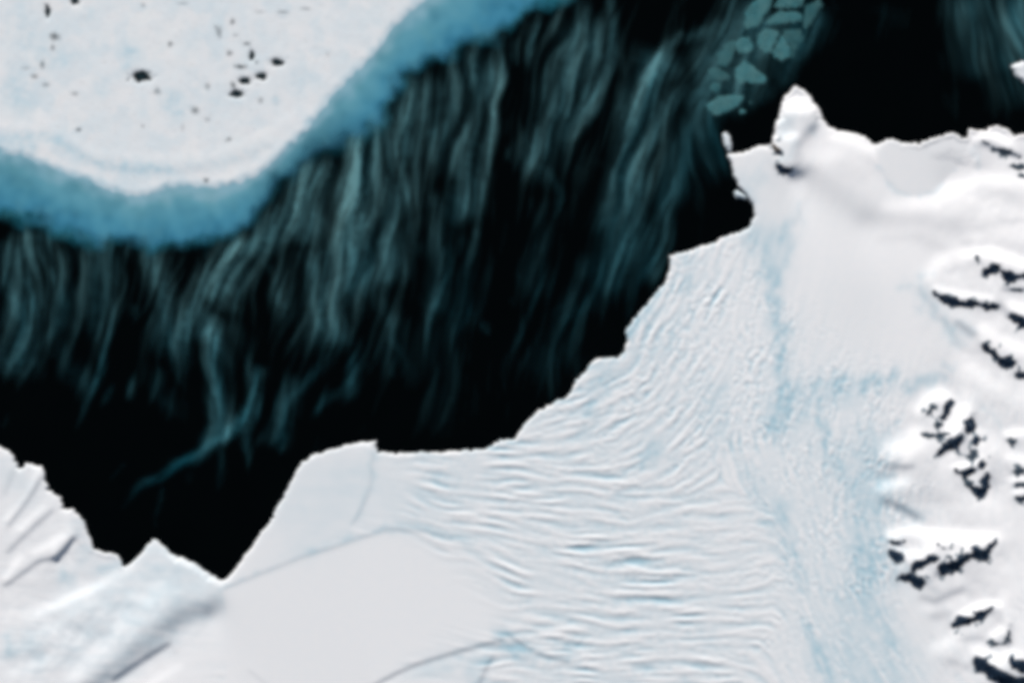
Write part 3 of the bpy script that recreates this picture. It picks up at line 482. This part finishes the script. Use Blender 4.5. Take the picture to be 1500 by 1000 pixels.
def rock_d(pts, w, x, y):
    P = smooth_line(pts) if len(pts) > 2 else [tuple(np.array(pts[0]) * (1 - t) + np.array(pts[-1]) * t) for t in np.linspace(0, 1, 5)]
    A = np.asarray(P, float); cum = np.concatenate([[0], np.cumsum(np.hypot(*np.diff(A, axis=0).T))]); T = cum[-1] + 1e-6
    out = np.full(x.shape, -99.0)
    for k in range(len(A) - 1):
        a = A[k]; ab = A[k + 1] - a; L = ab @ ab + 1e-9
        t = np.clip(((x - a[0]) * ab[0] + (y - a[1]) * ab[1]) / L, 0, 1)
        dd = np.hypot(x - a[0] - t * ab[0], y - a[1] - t * ab[1]); u = (cum[k] + t * math.sqrt(L)) / T
        out = np.maximum(out, w * 1.30 * (1 - .62 * np.abs(2 * u - 1) ** 2.2) * (1 + .27 * sample(rock_wid, x, y)) - dd)
    return out
def mount_lift(sm): return 0.008 * sstep((sm + 2) / 20.0) - 0.0016
for key, (poly, name, label, cat) in MOUNT.items():
    xs, ys, X, Y = grid_box(poly, 6, 1.5)
    sm = poly_sdf(poly, X, Y)
    z, sd = land_z(X, Y)
    z = z + mount_lift(sm)
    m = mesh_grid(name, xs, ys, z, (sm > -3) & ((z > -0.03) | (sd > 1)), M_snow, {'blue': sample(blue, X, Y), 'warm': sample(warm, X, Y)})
    tag(m, label, cat)
    for pts, w, tone in [(pts, w * 1.30, 3) for pts, w, tone in ROCKS.get(key, []) if w > 3.3] + ROCKS.get(key, []):  # wider patch under each larger rock carries the painted shade fringe
        xs2, ys2, X2, Y2 = grid_box(pts, w + 10, 0.9)
        d = rock_d(pts, w, X2, Y2) + 1.2 * (tone == 0) + 0.45 * sample(rock_wob, X2, Y2) + 1.1 * sample(rock_big, X2, Y2)
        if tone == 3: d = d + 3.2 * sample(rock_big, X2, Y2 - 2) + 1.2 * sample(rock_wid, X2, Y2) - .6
        zl, _s = land_z(X2, Y2)
        z2 = zl + mount_lift(poly_sdf(poly, X2, Y2)) - 0.01 + (0.032 if tone != 3 else 0.017) * sstep((d + 2.2) / 6.0) + 0.006 * sample(rock_wob, X2, Y2) * (d > 0)
        mesh_grid(['rock_cliff', 'rock_outcrop', 'bare_rock', 'shade_fringe'][tone], xs2, ys2, z2, largest_piece(d > -2.4), TONES[tone], parent=m)

# ------------------------------------------------------------------ sea
xs = axis(-30, 1530, 6, 2200); ys = axis(-30, 1030, 6, 2200)
X, Y = np.meshgrid(xs, ys)
o = mesh_grid('sea', xs, ys, np.zeros(X.shape), poly_sdf(COAST, X, Y) < 6, M_sea)
tag(o, 'black open sea between the pack ice and the ice shelf', 'sea', kind='structure')

xs = axis(-24, 1524, 1.6, 300); ys = axis(-24, 800, 1.6, 300)
X, Y = np.meshgrid(xs, ys)
a = sample(fr_a, X, Y)
sdp = poly_sdf(BELT, X, Y)
keep = (a > 0.004) & (sdp < 14) & (poly_sdf(COAST, X, Y) < 3)
o = mesh_grid('frazil_ice', xs, ys, np.full(X.shape, 0.004), keep, M_fraz, {'cover': a, 'grey': sample(greyness, X, Y)})
tag(o, 'teal streamers of thin drifting ice on black water', 'thin ice', kind='stuff')

# ------------------------------------------------------------------ blue belt of young ice along the pack
xs = axis(-24, 1100, 1.6, 400); ys = axis(-24, 420, 1.6, 400)
X, Y = np.meshgrid(xs, ys)
fing = lic(np.full((RH, RW), -.12), np.ones((RH, RW)), noise(4, 10), 12)
edge_n = noise(9, 26); edge_b = noise(24, 70); belt_n = fbm([14, 30, 70])
sb = poly_sdf(BELT, X, Y) + 0.5 * sample(fing, X, Y) + 1.2 * sample(edge_n, X, Y) + 3.5 * sample(edge_b, X, Y)
sp = poly_sdf(PACK, X, Y)
soft = 20 + 12 * np.exp(-((X - 470) / 90) ** 2 - ((Y - 240) / 60) ** 2)
cov = sstep((sb + soft * 0.6) / (soft * 1.8))
thin = 0.55 * np.exp(-((X - 505) / 48) ** 2 - ((Y - 225) / 40) ** 2) + 0.35 * np.exp(-((X - 400) / 30) ** 2 - ((Y - 300) / 30) ** 2)
cov = cov * (0.97 - np.clip(thin, 0, .6)) * np.clip(.97 + .05 * sample(belt_n, X, Y), .6, 1.0)
tone = np.clip(0.75 - sstep(sb / 60.0) * .5 + 0.25 * sample(patch, X, Y), 0, 1)
so = np.maximum(-sp, 0); si = np.maximum(sb + 4, 0)
tone = np.clip(si / (si + so + 1e-3) + 0.045 * sample(belt_n, X, Y), 0, 1)
o = mesh_grid('young_ice', xs, ys, np.full(X.shape, 0.010), (cov > 0.01) & (sp < 12), M_belt, {'cover': cov, 'tone': tone})
tag(o, 'turquoise blue belt of young ice edging the white pack ice', 'young ice', kind='stuff')

# ------------------------------------------------------------------ pack ice sheet with open holes
HOLES = [(207, 112, 10, 5.5, 1), (70, 17, 3, 6, .95), (110, 2, 5, 4, .95), (80, 54, 5.5, 5, .55), (62, 95, 3.5, 5, .4), (50, 112, 4.5, 3, .4), (369, 82, 3, 5.5, .9), (406, 92, 7, 4, .95), (383, 112, 6, 4, .9), (359, 119, 6.5, 4, .9), (347, 138, 7, 4, .97), (342, 125, 3, 3.5, .6), (352, 98, 6.5, 2.6, .7),
 (336, 78, 4, 3.5, .45), (361, 64, 5, 2.4, .45), (341, 32, 3, 4, .45), (345, 52, 4, 2, .3), (321, 47, 4, 7, .35), (316, 40, 3, 3, .3), (249, 65, 3.2, 3, .5), (230, 134, 4.5, 4.5, .35), (286, 162, 5.5, 5, .4), (115, 190, 3.4, 2.4, .6), (110, 137, 5, 3, .3), (67, 124, 6, 3, .3), (302, 264, 3, 3, .6), (336, 204, 3.4, 2.4, .5),
 (414, 18, 8, 2.2, .35), (448, 13, 7, 2.2, .28), (380, 18, 8, 2, .22), (382, 147, 4, 4, .3), (304, 127, 4, 5, .3), (304, 175, 4, 4, .25), (77, 70, 3, 4, .4), (268, 5, 8, 2, .25), (210, 8, 3, 3, .3), (480, 80, 3, 4, .2), (376, 91, 2.5, 2.5, .4), (38, 100, 8, 2.4, .22), (268, 187, 3, 6, .18), (209, 185, 3, 3, .25)]
pond = np.zeros((RH, RW)); pit = np.zeros((RH, RW))
hw = 1 + 0.22 * noise(4, 10)
for hx, hy, a_, b_, v in HOLES:
    q = ((GX - hx) / a_) ** 2 + ((GY - hy) / b_) ** 2
    g = np.exp(-q * hw * 0.8)
    pit = np.maximum(pit, (v if v > .85 else 0) * np.exp(-q * hw * 0.7))
speck = noise(3.5, 7)
pond = np.maximum(pond, 0.45 * np.clip(speck - 2.9, 0, 1) * (sample(fbm([60]), GX, GY) > -0.3))
pb = np.zeros((RH, RW))
for pts, w, v in [([(190, 77)], 14, .5), ([(184, 97)], 7, .5), ([(260, 160), (255, 150)], 16, .5), ([(30, 147), (20, 130)], 22, .42), ([(33, 33), (60, 80)], 30, .28), ([(150, 130)], 16, .3), ([(95, 85)], 16, .3), ([(285, 55)], 20, .22), ([(440, 120)], 18, .25), ([(405, 147)], 7, .5), ([(310, 150), (360, 150)], 14, .2), ([(290, 120)], 16, .2), ([(130, 20)], 12, .3),
                  ([(-60, 205), (0, 205), (52, 196), (88, 206), (116, 228), (150, 243), (200, 250), (245, 248)], 8, .46), ([(250, 251), (330, 238), (392, 214)], 9, .22), ([(-60, 222), (0, 214), (50, 216)], 8, .3), ([(140, 262), (200, 272)], 7, .18), ([(60, 243), (120, 266)], 7, .4), ([(175, 240), (230, 246)], 6, .25)]:
    stroke(pb, pts, w, v, 'screen')
pb = pb * (0.9 + 0.25 * patch) + 0.05 * np.clip(noise(12, 60), 0, 3)
sl = np.zeros((RH, RW))
for pts, w, v in [([(110, 205), (140, 222), (200, 232), (300, 228), (380, 200), (430, 165)], 7, .05), ([(100, 212), (130, 235), (165, 246), (240, 252), (330, 243), (395, 215)], 6, -.07), ([(60, 236), (120, 258), (190, 280), (260, 268), (340, 262), (400, 228), (470, 158), (560, 60)], 8, .06), ([(60, 165), (75, 185), (85, 195)], 10, .06), ([(10, 180), (50, 180)], 10, .06)]:
    stroke(sl, pts, w, v, 'add')
sl += 0.018 * noise(4, 11) + 0.012 * noise(10, 30)
HP = np.fft.ifft2(np.fft.fft2(sl - sl.mean()) * np.conj(1j * ks) / (ks ** 2 + 0.10 * k2 + k0 ** 2)).real * S
xs = axis(-24, 720, 1.5, 1500); ys = axis(-24, 320, 1.5, 60)
ys = ys[ys < 340]
ys = np.concatenate([np.concatenate([np.arange(-2000, -400, 40), np.arange(-400, -72, 12)]), ys[ys > -70]])
X, Y = np.meshgrid(xs, ys)
sp = poly_sdf(PACK, X, Y) + 0.9 * sample(edge_n, X, Y)
z = -0.008 + 0.042 * sstep((sp + 5) / 20.0) + (0.6 * sample(HP, X, Y)) * sstep(sp / 10) - 0.11 * sample(pit, X, Y)
bl = np.clip(sample(pb, X, Y) + 0.8 * (1 - sstep((sp + 1.0) / 20.0)), 0, 1)
o = mesh_grid('pack_ice', xs, ys, z, (sp > -5), M_pack, {'blue': bl, 'pond': np.clip(sample(pond, X, Y), 0, 1), 'edge': 1 - sstep((sp + 1.2 * sample(edge_n, X, Y) + 3) / (13 + 5 * np.clip(sample(edge_b, X, Y), -1, 2)))})
tag(o, 'large white sheet of pack ice dotted with small black openings', 'pack ice')
for hx, hy, a_, b_, v in HOLES:
    if hy < -5: continue
    xh = np.arange(hx - 2.4 * a_ - 1, hx + 2.4 * a_ + 1, .9); yh = np.arange(hy - 2.4 * b_ - 1, hy + 2.4 * b_ + 1, .9)
    Xh, Yh = np.meshgrid(xh, yh)
    g = np.exp(-(((Xh - hx) / a_) ** 2 + ((Yh - hy) / b_) ** 2) * sample(hw, Xh, Yh) * 0.8)
    zh = 0.034 + 0.6 * sample(HP, Xh, Yh) - 0.11 * sample(pit, Xh, Yh)
    mesh_grid('open_lead' if v > .85 else 'melt_pond', xh, yh, np.maximum(zh, 0.002) + 0.003, g > .06, M_pond, {'cover': np.clip(v * 1.12 * g - .05, 0, 1)}, parent=o)

# ------------------------------------------------------------------ grey ice floes crowded off the headland
def tp(l): return [(1000 + x / 5.988, y / 5.988) for x, y in l]
def circ(x, y, r): return [(x + r * math.cos(t) * (1 + .1 * math.sin(3 * t + x)), y + r * math.sin(t)) for t in np.linspace(0, 2 * math.pi, 14)[:-1]]
FLOES = [
 (circ(540, 402, 78), .95, 'round grey-teal ice floe above the large black gap'),
 ([(462, 600), (540, 545), (610, 565), (690, 640), (742, 690), (720, 745), (640, 730), (570, 722), (512, 748), (455, 690)], 1.0, 'bright teal ice floe rimmed by a black crescent of water'),
 ([(650, 360), (670, 290), (760, 248), (846, 268), (850, 300), (806, 400), (766, 450), (720, 476), (686, 440)], .95, 'wedge shaped grey ice floe under the straight black crack'),
 ([(866, 318), (905, 360), (944, 420), (944, 500), (872, 545), (800, 505), (786, 460), (824, 390)], 1.0, 'bluish drop shaped ice floe touching the large black gap'),
 ([(872, 268), (1046, 256), (1044, 320), (962, 440), (934, 380), (892, 330)], .62, 'dark teal triangular ice floe between the straight black crack and the bluish floe'),
 ([(715, 205), (830, 112), (960, 90), (1052, 130), (1042, 196), (850, 212), (760, 228)], .92, 'broad grey ice floe directly above the straight black crack'),
 ([(800, 58), (880, -60), (1060, -60), (1052, 60), (960, 84), (830, 68)], .85, 'grey ice floe cut off by the top edge of the photo'),
 ([(566, 80), (690, -60), (790, -40), (790, 30), (736, 115), (692, 200), (650, 252), (560, 262), (536, 210)], .95, 'tall pale grey ice floe, on the western edge of the crowd'),
 ([(205, 925), (300, 850), (400, 836), (560, 836), (484, 930), (380, 992), (290, 1020), (230, 985)], .95, 'pointed teal ice floe nearest the lone black bay, lowest of the crowd'),
 (circ(290, 765, 48), .72, 'tiny round ice floe alone in dark water west of the black crescent'),
 ([(400, 380), (458, 350), (466, 450), (424, 540), (380, 600), (316, 570), (296, 490)], .66, 'slim dark ice floe leaning on the western side of the round floe'),
 ([(1080, 60), (1200, -20), (1226, 60), (1090, 255), (1056, 240)], .62, 'slender dim ice floe at the eastern end of the straight black crack'),
 ([(205, 605), (300, 585), (400, 640), (414, 700), (330, 722), (245, 695)], .58, 'dim flat ice floe west of the bright rimmed floe'),
 ([(1086, 275), (1062, 360), (990, 445), (962, 530), (946, 450), (1000, 375)], .46, 'narrow dark strip of ice below the dim slender floe'),
]
for pl, v, label in FLOES:
    P = tp(pl)
    xs, ys, X, Y = grid_box(P, 6, 1.0)
    d = poly_sdf(P, X, Y) + 0.7 * sample(coast_wob, X, Y) + 0.5 * sample(coast_big, X, Y) - .1
    z = -0.004 + 0.022 * sstep((d + 2.0) / 5.0) + 0.0012 * sample(patch, X, Y)
    cov = np.clip(v * sstep((d + 2.2) / 4.5) * (0.72 + 0.06 * sample(patch, X, Y)), 0, 1)
    o = mesh_grid('ice_floe', xs, ys, z, d > -2.2, M_floe, {'cover': cov})
    tag(o, label, 'ice floe', group='grey ice floes crowded off the headland')

# small white bergs
BERGS = [([(1058, 196), (1064, 193), (1069, 202), (1071, 212), (1072, 224), (1066, 221), (1060, 208)], 'small white iceberg stuck on the western corner of the headland bay', .28),
         ([(1074, 281), (1081, 279), (1089, 284), (1095, 291), (1088, 291), (1079, 289)], 'little blue-white iceberg under the shelf edge in the black notch', .45),
         ([(1482, 99), (1488, 93), (1500, 90), (1515, 96), (1512, 118), (1500, 122), (1490, 114)], 'white iceberg alone in open water off the eastern coast', .1),
         ([(1095, 149), (1099, 147), (1103, 151), (1099, 155)], 'tiny blue ice fragment above another fragment beside the pointed floe', .9),
         ([(1082, 162), (1088, 159), (1095, 162), (1092, 167), (1084, 167)], 'small dim blue ice fragment in the black bay below the pointed floe', .9)]
for P, label, bv in BERGS:
    xs, ys, X, Y = grid_box(P, 6, 0.8)
    d = poly_sdf(P, X, Y) + 0.7 * sample(coast_wob, X, Y)
    small = bv > .8
    z = -0.02 + (0.05 if small else 0.11) * sstep((d + 1.6) / 6.5) + 0.004 * sample(patch, X, Y)
    o = mesh_grid('iceberg', xs, ys, z, z > -0.019, M_snow if not small else M_floe, {'blue': np.full(X.shape, bv), 'warm': np.zeros(X.shape), 'cover': np.full(X.shape, .8)})
    tag(o, label, 'iceberg', group='icebergs adrift by the coast')

# ------------------------------------------------------------------ light, sky, camera
w = bpy.data.worlds.new('World'); scene.world = w; w.use_nodes = True
nt = w.node_tree; sky = nt.nodes.new('ShaderNodeTexSky'); sky.sky_type = 'NISHITA'; sky.sun_disc = False
sky.sun_elevation = SUN_EL; sky.sun_rotation = math.atan2(SUN_DIR[0], SUN_DIR[1])
bg = nt.nodes['Background']; bg.inputs['Strength'].default_value = 0.05
nt.links.new(sky.outputs[0], bg.inputs['Color'])
sl_ = bpy.data.lights.new('sun', 'SUN'); sl_.energy = 4.6; sl_.angle = math.radians(0.5); sl_.color = (1.0, .965, .915)
so = bpy.data.objects.new('sun', sl_); COL.objects.link(so)
so.rotation_euler = Vector((SUN_DIR[0] * math.cos(SUN_EL), SUN_DIR[1] * math.cos(SUN_EL), math.sin(SUN_EL))).to_track_quat('Z', 'Y').to_euler()
cam = bpy.data.cameras.new('camera'); co_ = bpy.data.objects.new('camera', cam); COL.objects.link(co_)
HGT = 300.0
co_.location = (0, 0, HGT); cam.sensor_width = 36; cam.lens = 36 * HGT / (1500 * S); cam.clip_start = 1; cam.clip_end = 5000
scene.camera = co_
vs = scene.view_settings; vs.view_transform = 'Standard'; vs.look = 'None'; vs.gamma = 1; vs.exposure = 0.15; vs.use_curve_mapping = False
scene.render.engine = 'CYCLES'
scene.cycles.pixel_filter_type = 'BLACKMAN_HARRIS'; scene.cycles.filter_width = 5.6
scene.cycles.use_denoising = True
scene.cycles.max_bounces = 4; scene.cycles.transparent_max_bounces = 12
